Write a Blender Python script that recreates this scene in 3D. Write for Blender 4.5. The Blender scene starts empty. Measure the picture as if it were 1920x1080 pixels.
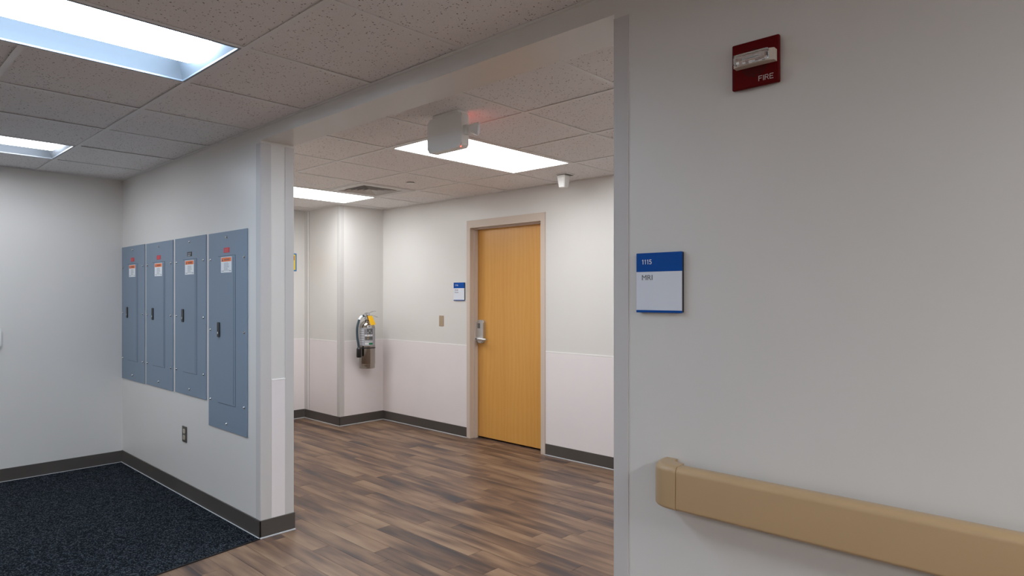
import bpy, bmesh, math, random
from mathutils import Vector, Matrix
random.seed(7)
S = bpy.context.scene
COL = S.collection

# ------------------------------------------------------------------ camera, world, exposure
H_CAM, F_PX, YAW = 1.4129, 1209.85, 0.8191
cd = bpy.data.cameras.new('camera')
cd.sensor_fit = 'HORIZONTAL'; cd.sensor_width = 36.0
cd.lens = 36.0 * F_PX / 1920.0
cd.shift_y = 14.09 / 1920.0
cd.clip_start = 0.02
cam = bpy.data.objects.new('camera', cd); COL.objects.link(cam)
cam.location = (0, 0, H_CAM)
fw = Vector((-math.cos(YAW), math.sin(YAW), 0))
cam.rotation_euler = fw.to_track_quat('-Z', 'Y').to_euler()
S.camera = cam

wd = bpy.data.worlds.new('world'); S.world = wd; wd.use_nodes = True
wd.node_tree.nodes['Background'].inputs[0].default_value = (0.05, 0.05, 0.05, 1)
wd.node_tree.nodes['Background'].inputs[1].default_value = 0.2
S.view_settings.view_transform = 'Standard'; S.view_settings.look = 'None'
S.view_settings.exposure = 0.0; S.view_settings.gamma = 1.0
S.view_settings.use_curve_mapping = False
S.cycles.diffuse_bounces = 8; S.cycles.max_bounces = 14; S.cycles.sample_clamp_indirect = 8

# lamp outputs (lens radiance, colour)
LAMP_NEAR = (27.0, (0.62, 0.80, 1.0))
LAMP_NEAR_FAR = (15.0, (0.87, 0.925, 1.0))
LAMP_RIGHT = (60.0, (0.90, 0.965, 1.0))
LAMP_BACK_ADDED = (18.5, (0.95, 0.975, 1.0))  # unseen row added behind the camera to brighten the near room
LAMP_CORR = (13.2, (0.955, 0.985, 1.0))

# ------------------------------------------------------------------ key dimensions (metres)
CEIL = 2.386
YP, YPB = 1.740, 1.945            # partition faces
XL = -6.140                       # left wall of the near room
YD = 4.377                        # door wall
XE = -6.108                       # return wall with extinguisher
XC, YC = -6.85, 3.814             # corridor end wall, column face
OL, OR, OT = -3.625, -1.176, 2.316  # opening
XR, YB = 3.3, -4.2                # right end, wall behind the camera
T = 0.6096

# ------------------------------------------------------------------ materials
def mat(name, col=(0.5, 0.5, 0.5), rough=0.5, metal=0.0, spec=0.5, emit=None):
    m = bpy.data.materials.new(name); m.use_nodes = True
    b = m.node_tree.nodes['Principled BSDF']
    b.inputs['Base Color'].default_value = (*col, 1)
    b.inputs['Roughness'].default_value = rough
    b.inputs['Metallic'].default_value = metal
    b.inputs['Specular IOR Level'].default_value = spec
    if emit:
        b.inputs['Emission Color'].default_value = (*emit[1], 1)
        b.inputs['Emission Strength'].default_value = emit[0]
    return m

class NT:
    def __init__(self, m):
        self.t = m.node_tree; self.b = self.t.nodes['Principled BSDF']
    def n(self, typ, **kw):
        x = self.t.nodes.new(typ)
        for k, v in kw.items():
            if k.startswith('i_'):
                key = k[2:]
                x.inputs[int(key) if key.isdigit() else key.replace('_', ' ')].default_value = v
            else:
                setattr(x, k, v)
        return x
    def l(self, a, b): self.t.links.new(a, b)
    def ramp(self, fac, stops, interp='LINEAR'):
        r = self.n('ShaderNodeValToRGB'); e = r.color_ramp.elements; r.color_ramp.interpolation = interp
        while len(e) > 1: e.remove(e[0])
        e[0].position = stops[0][0]; e[0].color = (*stops[0][1], 1)
        for p, c in stops[1:]:
            k = e.new(p); k.color = (*c, 1)
        self.l(fac, r.inputs[0]); return r.outputs[0]
    def pos(self, sc=(1, 1, 1), off=None):
        g = self.n('ShaderNodeNewGeometry'); mp = self.n('ShaderNodeMapping')
        mp.inputs['Scale'].default_value = sc
        src = g.outputs['Position']
        if off is not None:
            a = self.n('ShaderNodeVectorMath', operation='ADD'); self.l(src, a.inputs[0]); self.l(off, a.inputs[1]); src = a.outputs[0]
        self.l(src, mp.inputs[0]); return mp.outputs[0]
    def noise(self, vec, scale, detail=2, rough=0.5):
        x = self.n('ShaderNodeTexNoise'); x.inputs['Scale'].default_value = scale
        x.inputs['Detail'].default_value = detail; x.inputs['Roughness'].default_value = rough
        self.l(vec, x.inputs['Vector']); return x.outputs[0]
    def bump(self, h, strength, dist=0.001):
        x = self.n('ShaderNodeBump'); x.inputs['Strength'].default_value = strength; x.inputs['Distance'].default_value = dist
        self.l(h, x.inputs['Height']); self.l(x.outputs[0], self.b.inputs['Normal'])
    def mix(self, fac, a, b, mode='MIX'):
        x = self.n('ShaderNodeMix', data_type='RGBA', blend_type=mode)
        for s, v in ((x.inputs[0], fac), (x.inputs[6], a), (x.inputs[7], b)):
            if hasattr(v, 'is_linked'): self.l(v, s)
            elif isinstance(v, tuple): s.default_value = (*v, 1)
            else: s.default_value = v
        return x.outputs[2]

def paint(name, col, rough=0.55, var=0.03, bump=0.06, spec=0.3):
    m = mat(name, col, rough, spec=spec); t = NT(m)
    p = t.pos()
    c0 = tuple(c * (1 - var) for c in col); c1 = tuple(min(1, c * (1 + var)) for c in col)
    t.l(t.ramp(t.noise(p, 1.3, 3), [(0.3, c0), (0.7, c1)]), t.b.inputs['Base Color'])
    t.bump(t.noise(p, 380, 2), bump, 0.0006)
    return m

M = {}
M['wall'] = paint('wall_paint', (0.71, 0.69, 0.665), 0.36, 0.02, 0.04, 0.55)
M['wains'] = paint('wainscot_vinyl', (0.815, 0.765, 0.768), 0.40)
M['line'] = mat('wainscot_cap', (0.93, 0.92, 0.91), 0.4)
M['guard'] = paint('corner_guard_vinyl', (0.59, 0.57, 0.56), 0.4, 0.01, 0.1)
M['base'] = paint('rubber_base', (0.092, 0.081, 0.073), 0.34, 0.18, 0.1, 0.4)
M['caulk'] = mat('caulk', (0.52, 0.53, 0.55), 0.5)
M['frame'] = paint('frame_paint', (0.62, 0.52, 0.44), 0.4, 0.02, 0.1)
M['tee'] = mat('tee_enamel', (0.80, 0.79, 0.78), 0.45)
M['plenum'] = mat('plenum_dark', (0.10, 0.09, 0.085), 0.9)
M['refl'] = mat('reflector_enamel', (0.19, 0.21, 0.235), 0.35)
M['white'] = mat('white_plastic', (0.82, 0.81, 0.79), 0.4)
M['black'] = mat('black_plastic', (0.012, 0.012, 0.013), 0.35)
M['dark'] = mat('dark_void', (0.01, 0.01, 0.01), 0.9)
M['steel'] = mat('brushed_steel', (0.37, 0.335, 0.30), 0.13, 1.0)
M['chrome'] = mat('chrome', (0.55, 0.55, 0.55), 0.14, 1.0)
M['mirror'] = mat('mirror_foil', (0.92, 0.92, 0.94), 0.08, 1.0)
M['satin'] = mat('satin_nickel', (0.60, 0.60, 0.60), 0.36, 0.85)
M['zinc'] = mat('zinc_screw', (0.60, 0.60, 0.60), 0.16, 1.0)
M['panel'] = paint('panel_enamel', (0.20, 0.262, 0.34), 0.42, 0.03, 0.15, 0.4)
M['slot'] = mat('panel_gap', (0.05, 0.065, 0.085), 0.6)
M['orange'] = mat('label_orange', (0.92, 0.19, 0.03), 0.5)
M['paper'] = mat('label_white', (0.82, 0.85, 0.88), 0.5)
M['ink'] = mat('label_ink', (0.13, 0.14, 0.16), 0.6)
M['inkfaint'] = mat('label_fine_print', (0.36, 0.40, 0.44), 0.6)
M['red'] = mat('nameplate_red', (0.62, 0.03, 0.045), 0.45)
M['redtext'] = mat('nameplate_text', (0.60, 0.16, 0.15), 0.5)
M['blue'] = mat('sign_blue', (0.001, 0.075, 0.36), 0.45, spec=0.15)
M['signw'] = mat('sign_white', (0.74, 0.775, 0.85), 0.4)
M['signtext'] = mat('sign_white_text', (0.80, 0.82, 0.85), 0.4)
M['firered'] = mat('alarm_red', (0.115, 0.0004, 0.0008), 0.5, spec=0.12)
M['firewhite'] = mat('alarm_text', (0.75, 0.70, 0.68), 0.5)
M['cream'] = mat('strobe_housing', (0.66, 0.60, 0.52), 0.4)
M['rail'] = paint('rail_vinyl', (0.49, 0.335, 0.185), 0.38, 0.015, 0.2, 0.45)
M['tan'] = mat('tan_plate', (0.40, 0.30, 0.20), 0.4)
M['ivory'] = mat('ivory_plastic', (0.52, 0.47, 0.36), 0.4)
M['plate'] = mat('bronze_plate', (0.11, 0.10, 0.085), 0.38, 0.6)
M['yellow'] = mat('yellow_tag', (0.85, 0.47, 0.002), 0.5)
M['hose'] = mat('hose_rubber', (0.030, 0.055, 0.075), 0.5)
M['lab_g'] = mat('label_grey', (0.37, 0.37, 0.40), 0.45)
M['lab_d'] = mat('label_dark', (0.11, 0.11, 0.11), 0.45)
M['lab_w'] = mat('label_block_white', (0.7, 0.7, 0.72), 0.45)
M['green'] = mat('label_green', (0.0, 0.20, 0.07), 0.45)
M['brass'] = mat('seal_copper', (0.55, 0.22, 0.06), 0.4, 0.5)
M['posty'] = mat('poster_yellow', (0.85, 0.60, 0.06), 0.5)
M['postb'] = mat('poster_blue', (0.02, 0.17, 0.42), 0.5)
M['postr'] = mat('poster_red', (0.45, 0.08, 0.04), 0.5)
M['ventw'] = mat('vent_enamel', (0.62, 0.60, 0.585), 0.45)
M['exitface'] = mat('exit_red_face', (0.4, 0.01, 0.01), 0.4, emit=(1.6, (1.0, 0.06, 0.05)))
M['led'] = mat('red_led', (0.4, 0.01, 0.01), 0.4, emit=(3.0, (1.0, 0.12, 0.08)))
M['exitgrey'] = mat('exit_housing', (0.80, 0.80, 0.78), 0.4)
def lampmat(name, spec):
    return mat(name, (0.8, 0.8, 0.8), 0.5, emit=spec)
M['lensA'] = lampmat('lens_near', LAMP_NEAR)
M['lensB'] = lampmat('lens_near_far', LAMP_NEAR_FAR)
M['lensE'] = lampmat('lens_right', LAMP_RIGHT)
M['lensF'] = lampmat('lens_back_added', LAMP_BACK_ADDED)
M['lensC'] = lampmat('lens_corridor', LAMP_CORR)

g = mat('clear_lens', (0.95, 0.95, 0.96), 0.04); g.node_tree.nodes['Principled BSDF'].inputs['Transmission Weight'].default_value = 1.0
g.node_tree.nodes['Principled BSDF'].inputs['IOR'].default_value = 1.35
M['clear'] = g

# acoustic ceiling tile: fissured mineral fibre
m = mat('acoustic_tile', (0.56, 0.52, 0.50), 0.9, spec=0.1); t = NT(m); M['tile'] = m
oi = t.n('ShaderNodeObjectInfo'); mul = t.n('ShaderNodeMath', operation='MULTIPLY'); mul.inputs[1].default_value = 23.0
t.l(oi.outputs['Random'], mul.inputs[0])
cmb = t.n('ShaderNodeCombineXYZ'); t.l(mul.outputs[0], cmb.inputs[0]); t.l(mul.outputs[0], cmb.inputs[1])
p = t.pos((1, 1, 1), cmb.outputs[0])
wob = t.n('ShaderNodeTexNoise'); wob.inputs['Scale'].default_value = 60; t.l(p, wob.inputs['Vector'])
pv = t.n('ShaderNodeVectorMath', operation='MULTIPLY_ADD'); t.l(wob.outputs['Color'], pv.inputs[0]); pv.inputs[1].default_value = (0.012, 0.012, 0.0); t.l(p, pv.inputs[2])
vo = t.n('ShaderNodeTexVoronoi'); vo.inputs['Scale'].default_value = 92; t.l(pv.outputs[0], vo.inputs['Vector'])
sep = t.n('ShaderNodeSeparateColor'); t.l(vo.outputs['Color'], sep.inputs[0])
rad = t.n('ShaderNodeMapRange'); t.l(sep.outputs[0], rad.inputs[0]); rad.inputs[1].default_value = 0.0; rad.inputs[2].default_value = 1.0; rad.inputs[3].default_value = -0.08; rad.inputs[4].default_value = 0.335
less = t.n('ShaderNodeMath', operation='SUBTRACT'); t.l(rad.outputs[0], less.inputs[0]); t.l(vo.outputs['Distance'], less.inputs[1])
pit = t.n('ShaderNodeMapRange'); t.l(less.outputs[0], pit.inputs[0]); pit.inputs[1].default_value = -0.02; pit.inputs[2].default_value = 0.08
fine = t.noise(p, 420, 2)
cbase = t.ramp(fine, [(0.3, (0.78, 0.755, 0.75)), (0.7, (0.89, 0.87, 0.865))])
t.l(t.mix(pit.outputs[0], cbase, (0.18, 0.145, 0.13)), t.b.inputs['Base Color'])
inv = t.n('ShaderNodeMath', operation='SUBTRACT'); inv.inputs[0].default_value = 1.0; t.l(pit.outputs[0], inv.inputs[1])
t.bump(inv.outputs[0], 0.5, 0.001)

# walnut vinyl planks: colour per plank, streaked along X
m = mat('walnut_plank', (0.2, 0.13, 0.1), 0.36, spec=0.26); t = NT(m); M['plank'] = m
oi = t.n('ShaderNodeObjectInfo')
mul = t.n('ShaderNodeMath', operation='MULTIPLY'); mul.inputs[1].default_value = 61.0; t.l(oi.outputs['Random'], mul.inputs[0])
cmb = t.n('ShaderNodeCombineXYZ')
for k in range(3): t.l(mul.outputs[0], cmb.inputs[k])
p1 = t.pos((1.9, 12, 1), cmb.outputs[0]); p2 = t.pos((4.5, 85, 1), cmb.outputs[0])
n1 = t.noise(p1, 1.0, 2, 0.5); n2 = t.noise(p2, 1.0, 3, 0.6)
n1s = t.n('ShaderNodeMath', operation='MULTIPLY_ADD'); t.l(n1, n1s.inputs[0]); n1s.inputs[1].default_value = 1.45; n1s.inputs[2].default_value = -0.20
a = t.n('ShaderNodeMath', operation='MULTIPLY_ADD'); t.l(n2, a.inputs[0]); a.inputs[1].default_value = 0.42; t.l(n1s.outputs[0], a.inputs[2])
b_ = t.n('ShaderNodeMath', operation='MULTIPLY_ADD'); t.l(oi.outputs['Random'], b_.inputs[0]); b_.inputs[1].default_value = 0.27; t.l(a.outputs[0], b_.inputs[2])
hf = t.n('ShaderNodeMath', operation='MULTIPLY'); hf.inputs[1].default_value = 0.75; t.l(b_.outputs[0], hf.inputs[0])
col = t.ramp(hf.outputs[0], [(0.30, (0.035, 0.036, 0.044)), (0.45, (0.074, 0.050, 0.043)), (0.60, (0.138, 0.084, 0.060)), (0.74, (0.215, 0.134, 0.087)), (0.90, (0.28, 0.185, 0.12))])
t.l(col, t.b.inputs['Base Color'])
rr = t.n('ShaderNodeMapRange'); t.l(n2, rr.inputs[0]); rr.inputs[3].default_value = 0.28; rr.inputs[4].default_value = 0.42; t.l(rr.outputs[0], t.b.inputs['Roughness'])
t.bump(n2, 0.12, 0.0008)

# navy carpet
m = mat('navy_carpet', (0.01, 0.013, 0.018), 0.95, spec=0.1); t = NT(m); M['carpet'] = m
p = t.pos()
vo = t.n('ShaderNodeTexVoronoi'); vo.inputs['Scale'].default_value = 170; t.l(p, vo.inputs['Vector'])
sep = t.n('ShaderNodeSeparateColor'); t.l(vo.outputs['Color'], sep.inputs[0])
big = t.noise(p, 26, 3)
s2 = t.n('ShaderNodeMath', operation='MULTIPLY_ADD'); t.l(big, s2.inputs[0]); s2.inputs[1].default_value = 0.5; t.l(sep.outputs[0], s2.inputs[2])
t.l(t.ramp(s2.outputs[0], [(0.25, (0.002, 0.003, 0.005)), (0.75, (0.005, 0.0075, 0.012)), (1.05, (0.016, 0.022, 0.031)), (1.28, (0.058, 0.068, 0.080))]), t.b.inputs['Base Color'])
t.bump(vo.outputs['Distance'], 1.0, 0.004)

# oak veneer door: vertical cathedral grain
m = mat('oak_veneer', (0.5, 0.26, 0.08), 0.33, spec=0.4); t = NT(m); M['oak'] = m
p = t.pos((6.0, 6.0, 0.75))
w = t.n('ShaderNodeTexWave', wave_type='BANDS', bands_direction='X'); w.inputs['Scale'].default_value = 1.1
w.inputs['Distortion'].default_value = 9.0; w.inputs['Detail'].default_value = 3; w.inputs['Detail Scale'].default_value = 1.2; t.l(p, w.inputs['Vector'])
pf = t.pos((240, 240, 6)); nf = t.noise(pf, 1.0, 2)
pl = t.pos((7, 7, 0.05)); nl = t.noise(pl, 1.0, 2)
a = t.n('ShaderNodeMath', operation='MULTIPLY_ADD'); t.l(nf, a.inputs[0]); a.inputs[1].default_value = 0.55
ws = t.n('ShaderNodeMath', operation='MULTIPLY'); ws.inputs[1].default_value = 0.34; t.l(w.outputs[0], ws.inputs[0]); t.l(ws.outputs[0], a.inputs[2])
b_ = t.n('ShaderNodeMath', operation='MULTIPLY_ADD'); t.l(nl, b_.inputs[0]); b_.inputs[1].default_value = 1.3; t.l(a.outputs[0], b_.inputs[2])
t.l(t.ramp(b_.outputs[0], [(0.2, (0.60, 0.285, 0.058)), (0.5, (0.655, 0.325, 0.076)), (0.85, (0.70, 0.365, 0.095))]), t.b.inputs['Base Color'])
b_.use_clamp = False
mr = t.n('ShaderNodeMath', operation='MULTIPLY'); mr.inputs[1].default_value = 0.53; t.l(b_.outputs[0], mr.inputs[0])
rl = [n for n in t.t.nodes if n.type == 'VALTORGB'][0]; t.l(mr.outputs[0], rl.inputs[0])
t.bump(nf, 0.05, 0.0005)

# ------------------------------------------------------------------ mesh helpers
ORG = {}
def finish(bm, name, m, parent=None, org=None, smooth=False):
    o3 = Vector(org) if org is not None else (ORG.get(parent.name, Vector((0, 0, 0))) if parent else Vector((0, 0, 0)))
    bmesh.ops.translate(bm, verts=bm.verts, vec=-o3)
    bmesh.ops.recalc_face_normals(bm, faces=bm.faces)
    me = bpy.data.meshes.new(name); bm.to_mesh(me); bm.free()
    if smooth:
        for f in me.polygons: f.use_smooth = True
        try: me.set_sharp_from_angle(angle=math.radians(40))
        except Exception: pass
    me.materials.append(m)
    o = bpy.data.objects.new(name, me); COL.objects.link(o)
    if parent: o.parent = parent
    else: o.location = o3
    ORG[o.name] = o3
    return o

def thing(name, label, cat, org, group=None):
    o = bpy.data.objects.new(name, None); COL.objects.link(o); o.location = org
    o.empty_display_size = 0.05
    ORG[o.name] = Vector(org); tag(o, label, cat, group); return o
def tag(o, label, cat, group=None):
    o['label'] = label; o['category'] = cat
    if group: o['group'] = group
def struct(o): o['kind'] = 'structure'; return o
def sroot(name, org=(0, 0, 0)):
    o = bpy.data.objects.new(name, None); COL.objects.link(o); o.location = org; ORG[o.name] = Vector(org); return struct(o)

def box(bm, x0, x1, y0, y1, z0, z1, bev=0.0, seg=2):
    r = bmesh.ops.create_cube(bm, size=1.0); v = r['verts']
    bmesh.ops.scale(bm, verts=v, vec=(abs(x1 - x0), abs(y1 - y0), abs(z1 - z0)))
    bmesh.ops.translate(bm, verts=v, vec=((x0 + x1) / 2, (y0 + y1) / 2, (z0 + z1) / 2))
    if bev > 0:
        ed = list({e for q in v for e in q.link_edges})
        bmesh.ops.bevel(bm, geom=ed, offset=bev, segments=seg, affect='EDGES', profile=0.5)
    return bm
def B(*a, **k): return box(bmesh.new(), *a, **k)
def cyl(bm, c, axis, r0, r1, length, n=24):
    mtx = Vector(axis).normalized().to_track_quat('Z', 'Y').to_matrix().to_4x4()
    mtx.translation = Vector(c) + Vector(axis).normalized() * length / 2
    bmesh.ops.create_cone(bm, cap_ends=True, segments=n, radius1=r0, radius2=r1, depth=length, matrix=mtx); return bm
def lathe(bm, prof, cx, cy, n=40):
    rings = []
    for r, z in prof:
        if r < 1e-5: rings.append([bm.verts.new((cx, cy, z))])
        else: rings.append([bm.verts.new((cx + r * math.cos(2 * math.pi * k / n), cy + r * math.sin(2 * math.pi * k / n), z)) for k in range(n)])
    for a, b in zip(rings, rings[1:]):
        for k in range(n):
            if len(a) == 1 and len(b) == 1: continue
            if len(a) == 1: bm.faces.new((a[0], b[k], b[(k + 1) % n]))
            elif len(b) == 1: bm.faces.new((a[k], a[(k + 1) % n], b[0]))
            else: bm.faces.new((a[k], a[(k + 1) % n], b[(k + 1) % n], b[k]))
    return bm
def tube(bm, pts, r, n=12):
    pts = [Vector(p) for p in pts]; rings = []
    up = Vector((0.3, 0.2, 1)).normalized()
    for i, p in enumerate(pts):
        d = (pts[min(i + 1, len(pts) - 1)] - pts[max(i - 1, 0)]).normalized()
        u = d.cross(up)
        if u.length < 1e-3: u = d.cross(Vector((1, 0, 0)))
        u.normalize(); w = d.cross(u)
        rr = r[i] if isinstance(r, (list, tuple)) else r
        rings.append([bm.verts.new(p + (u * math.cos(2 * math.pi * k / n) + w * math.sin(2 * math.pi * k / n)) * rr) for k in range(n)])
    for a, b in zip(rings, rings[1:]):
        for k in range(n): bm.faces.new((a[k], a[(k + 1) % n], b[(k + 1) % n], b[k]))
    bm.faces.new(rings[0]); bm.faces.new(rings[-1]); return bm
def spline(pts, n=8):
    P = [Vector(p) for p in pts]; P = [2 * P[0] - P[1]] + P + [2 * P[-1] - P[-2]]; out = []
    for i in range(1, len(P) - 2):
        a, b, c, d = P[i - 1:i + 3]
        for k in range(n):
            s = k / n
            out.append(0.5 * ((2 * b) + (c - a) * s + (2 * a - 5 * b + 4 * c - d) * s * s + (3 * b - a - 3 * c + d) * s ** 3))
    out.append(P[-2]); return out
def prism(bm, poly, axis, a0, a1):
    """poly: 2-D outline extruded along axis ('X': (y,z), 'Y': (x,z), 'Z': (x,y))."""
    def mk(p, a): return {'X': (a, p[0], p[1]), 'Y': (p[0], a, p[1]), 'Z': (p[0], p[1], a)}[axis]
    A = [bm.verts.new(mk(p, a0)) for p in poly]; Bv = [bm.verts.new(mk(p, a1)) for p in poly]
    n = len(poly)
    for k in range(n): bm.faces.new((A[k], A[(k + 1) % n], Bv[(k + 1) % n], Bv[k]))
    bm.faces.new(A); bm.faces.new(Bv); return bm
def rrect(x0, x1, z0, z1, r, n=5):
    out = []
    for cx, cz, a in ((x1 - r, z1 - r, 0), (x0 + r, z1 - r, 90), (x0 + r, z0 + r, 180), (x1 - r, z0 + r, 270)):
        for k in range(n + 1):
            q = math.radians(a + 90 * k / n); out.append((cx + r * math.cos(q), cz + r * math.sin(q)))
    return out
def text_bm(body, x, y, z, width, height, facing='-Y', depth=0.0006, weight=0.0):
    cu = bpy.data.curves.new('lettering', 'FONT'); cu.body = body; cu.size = 1.0; cu.extrude = 0.0; cu.offset = weight; cu.fill_mode = 'BOTH'
    ob = bpy.data.objects.new('lettering', cu); COL.objects.link(ob)
    dg = bpy.context.evaluated_depsgraph_get(); me = bpy.data.meshes.new_from_object(ob.evaluated_get(dg))
    bm = bmesh.new(); bm.from_mesh(me)
    bpy.data.objects.remove(ob); bpy.data.curves.remove(cu); bpy.data.meshes.remove(me)
    xs = [v.co.x for v in bm.verts]; ys = [v.co.y for v in bm.verts]
    x0, x1, y0, y1 = min(xs), max(xs), min(ys), max(ys)
    for v in bm.verts:
        u = (v.co.x - x0) / (x1 - x0) * width; w = (v.co.y - y0) / (y1 - y0) * height
        if facing == '-Y': v.co = (x + u, y, z + w)
        else: v.co = (x, y + u, z + w)     # +X facing
    bmesh.ops.dissolve_limit(bm, angle_limit=0.02, verts=bm.verts, edges=bm.edges)
    r = bmesh.ops.extrude_face_region(bm, geom=bm.faces[:])
    vs = [q for q in r['geom'] if isinstance(q, bmesh.types.BMVert)]
    bmesh.ops.translate(bm, verts=vs, vec=(0, -depth, 0) if facing == '-Y' else (depth, 0, 0))
    return bm

def number_bm(body, x, y, z, width, height, depth=0.0006):
    """digits in a humanist style: the figure 1 gets its flag"""
    bm = bmesh.new(); unit = {'1': 0.78}; tot = sum(unit.get(c, 1.0) for c in body); k = width / tot; cx = x
    for c in body:
        w = unit.get(c, 1.0) * k
        if c == '1':
            sw = height * 0.135; xs = cx + w * 0.62
            prism(bm, [(xs - sw / 2, z), (xs + sw / 2, z), (xs + sw / 2, z + height), (xs - sw * 0.4, z + height), (xs - w * 0.40, z + height * 0.82), (xs - w * 0.34, z + height * 0.72), (xs - sw / 2, z + height * 0.80)], 'Y', y - depth, y + 0.0001)
        else:
            tb = text_bm(c, cx + w * 0.10, y, z, w * 0.80, height, depth=depth); me = bpy.data.meshes.new('digit'); tb.to_mesh(me); tb.free(); bm.from_mesh(me); bpy.data.meshes.remove(me)
        cx += w
    return bm

RV = Vector((math.sin(YAW), math.cos(YAW), 0))
def inframe(x, y, z, pad=90):
    P = Vector((x, y, 0)); d = fw.dot(P)
    if d < 0.15: return False
    px = 960 + F_PX * RV.dot(P) / d; py = 554.1 - F_PX * (z - H_CAM) / d
    return -pad < px < 1920 + pad and -pad < py < 1080 + pad

# ------------------------------------------------------------------ floor of planks
floor = struct(finish(B(-7.0, XR + 0.1, YB - 0.1, 4.62, -0.12, -0.006), 'floor', M['dark']))
PW, PL = 0.1088, 0.92
CE = ((-3.617, 1.735), (-3.535 + 0.0823 * 0, 1.145))   # carpet edge (measured), slightly askew
def carpet_x(y): return -3.617 + (1.718 - y) * (0.082 / 0.573)
hidden = bmesh.new(); meshes = {}
random.seed(11)
k0 = math.floor((YB - 1.745) / PW); k1 = math.ceil((YD + 0.14 - 1.745) / PW)
for k in range(k0, k1):
    y0 = 1.745 + k * PW; y1 = y0 + PW
    y1 = min(y1, 4.60); 
    near = y1 <= 1.76
    xa = -6.86; xs = xa - random.random() * PL
    while xs < XR:
        xe = xs + PL; a, b = max(xs, xa), min(xe, XR)
        if near: a = max(a, -3.9)
        xs = xe
        if b - a < 0.01: continue
        vis = any(inframe(a + (b - a) * i / 8, yy, 0) for i in range(9) for yy in (y0, y1))
        if OR + 0.3 < a and not near: vis = False
        g2 = 0.0005
        if not vis:
            box(hidden, a + g2, b - g2, y0 + g2, y1 - g2, -0.006, 0.0); continue
        key = (round(b - a, 4), round(y1 - y0, 4))
        if key not in meshes:
            bm = bmesh.new(); box(bm, -(b - a) / 2 + g2, (b - a) / 2 - g2, -(y1 - y0) / 2 + g2, (y1 - y0) / 2 - g2, -0.006, 0.0)
            top = [e for e in bm.edges if all(v.co.z > -0.001 for v in e.verts)]
            bmesh.ops.bevel(bm, geom=top, offset=0.0007, segments=1, affect='EDGES')
            me = bpy.data.meshes.new('plank'); bm.to_mesh(me); bm.free(); me.materials.append(M['plank']); meshes[key] = me
        o = bpy.data.objects.new('plank', meshes[key]); COL.objects.link(o); o.parent = floor
        o.location = ((a + b) / 2, (y0 + y1) / 2, 0)
h = finish(hidden, 'plank_field', M['plank'], floor); h['kind'] = 'stuff'

# carpet (walk-off mat floor) in the alcove
bm = bmesh.new()
poly = [(XL, YP - 0.004), (XL, YB), (carpet_x(YB), YB), (carpet_x(YP), YP - 0.004)]
prism(bm, poly, 'Z', 0.0002, 0.007)
cp = finish(bm, 'carpet', M['carpet'], org=(-4.9, 0.4, 0.0002)); tag(cp, 'dark navy speckled loop carpet filling the alcove below the grey electrical panels', 'carpet')
bm = bmesh.new()
pe = [(carpet_x(YB), YB), (carpet_x(YB) + 0.006, YB), (carpet_x(YP) + 0.006, YP - 0.006), (carpet_x(YP), YP - 0.006)]
prism(bm, pe, 'Z', 0.0002, 0.0066); finish(bm, 'edge_strip', M['black'], cp)

# ------------------------------------------------------------------ walls
ZT = 2.62
def wall(name, *boxes, m='wall'):
    bm = bmesh.new()
    for b in boxes: box(bm, *b)
    return struct(finish(bm, name, M[m]))
w_left = wall('wall_left', (XL - 0.12, XL, YB - 0.1, YP, 0, ZT))
bm = bmesh.new()
zig = [(XL - 0.9, 0), (OL, 0), (OL, OT), (OR, OT), (OR, 0), (XR, 0), (XR, ZT), (XL - 0.9, ZT)]
prism(bm, zig, 'Y', YP, YPB)
w_part = struct(finish(bm, 'wall_partition', M['wall']))
w_back = wall('wall_back', (XL, XR, YB - 0.1, YB, 0, ZT))
w_right = wall('wall_right', (XR, XR + 0.1, YB - 0.1, 4.6, 0, ZT))
DX0, DX1, DZ = -4.700, -3.684, 2.152      # outside of the door frame
bm = bmesh.new()
zig = [(XE - 0.1, 0), (DX0 + 0.025, 0), (DX0 + 0.025, DZ - 0.025), (DX1 - 0.025, DZ - 0.025), (DX1 - 0.025, 0), (XR, 0), (XR, ZT), (XE - 0.1, ZT)]
prism(bm, zig, 'Y', YD, YD + 0.13)
w_door = struct(finish(bm, 'wall_door_side', M['wall']))
w_col = wall('wall_column', (XC, XE, YC, YD + 0.13, 0, ZT))
w_end = wall('wall_corridor_end', (XC - 0.12, XC, YPB, YD + 0.13, 0, ZT))

# wainscot sheets with a pale cap line (z 0.10 - 0.915)
WZ, WT = 0.914, 0.0022
def wains(parent, x0, x1, y0, y1, nx, ny):
    """sheet lying on the wall; (nx, ny) outward"""
    ax0, ax1 = (x0, x1) if ny else ((x0, x0 + WT * nx) if nx > 0 else (x0 + WT * nx, x0))
    ay0, ay1 = (y0, y1) if nx else ((y0, y0 + WT * ny) if ny > 0 else (y0 + WT * ny, y0))
    finish(B(ax0, ax1, ay0, ay1, 0.09, WZ), 'wainscot_sheet', M['wains'], parent)
    e = 0.0018
    finish(B(ax0 - e * (nx < 0), ax1 + e * (nx > 0), ay0 - e * (ny < 0), ay1 + e * (ny > 0), WZ, WZ + 0.006), 'cap_strip', M['line'], parent)
wains(w_door, XE + 0.003, DX0 - 0.002, YD, YD, 0, -1)
wains(w_door, DX1 + 0.002, XR, YD, YD, 0, -1)
wains(w_col, XE, XE, YC + 0.055, YD, 1, 0)
wains(w_col, XC + 0.115, XE - 0.055, YC, YC, 0, -1)
wains(w_end, XC, XC, YPB, YC - 0.003, 1, 0)
wains(w_part, OL, OL, YP + 0.066, YPB - 0.054, 1, 0)
wains(w_part, OR, XR, YPB, YPB, 0, 1)

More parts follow.
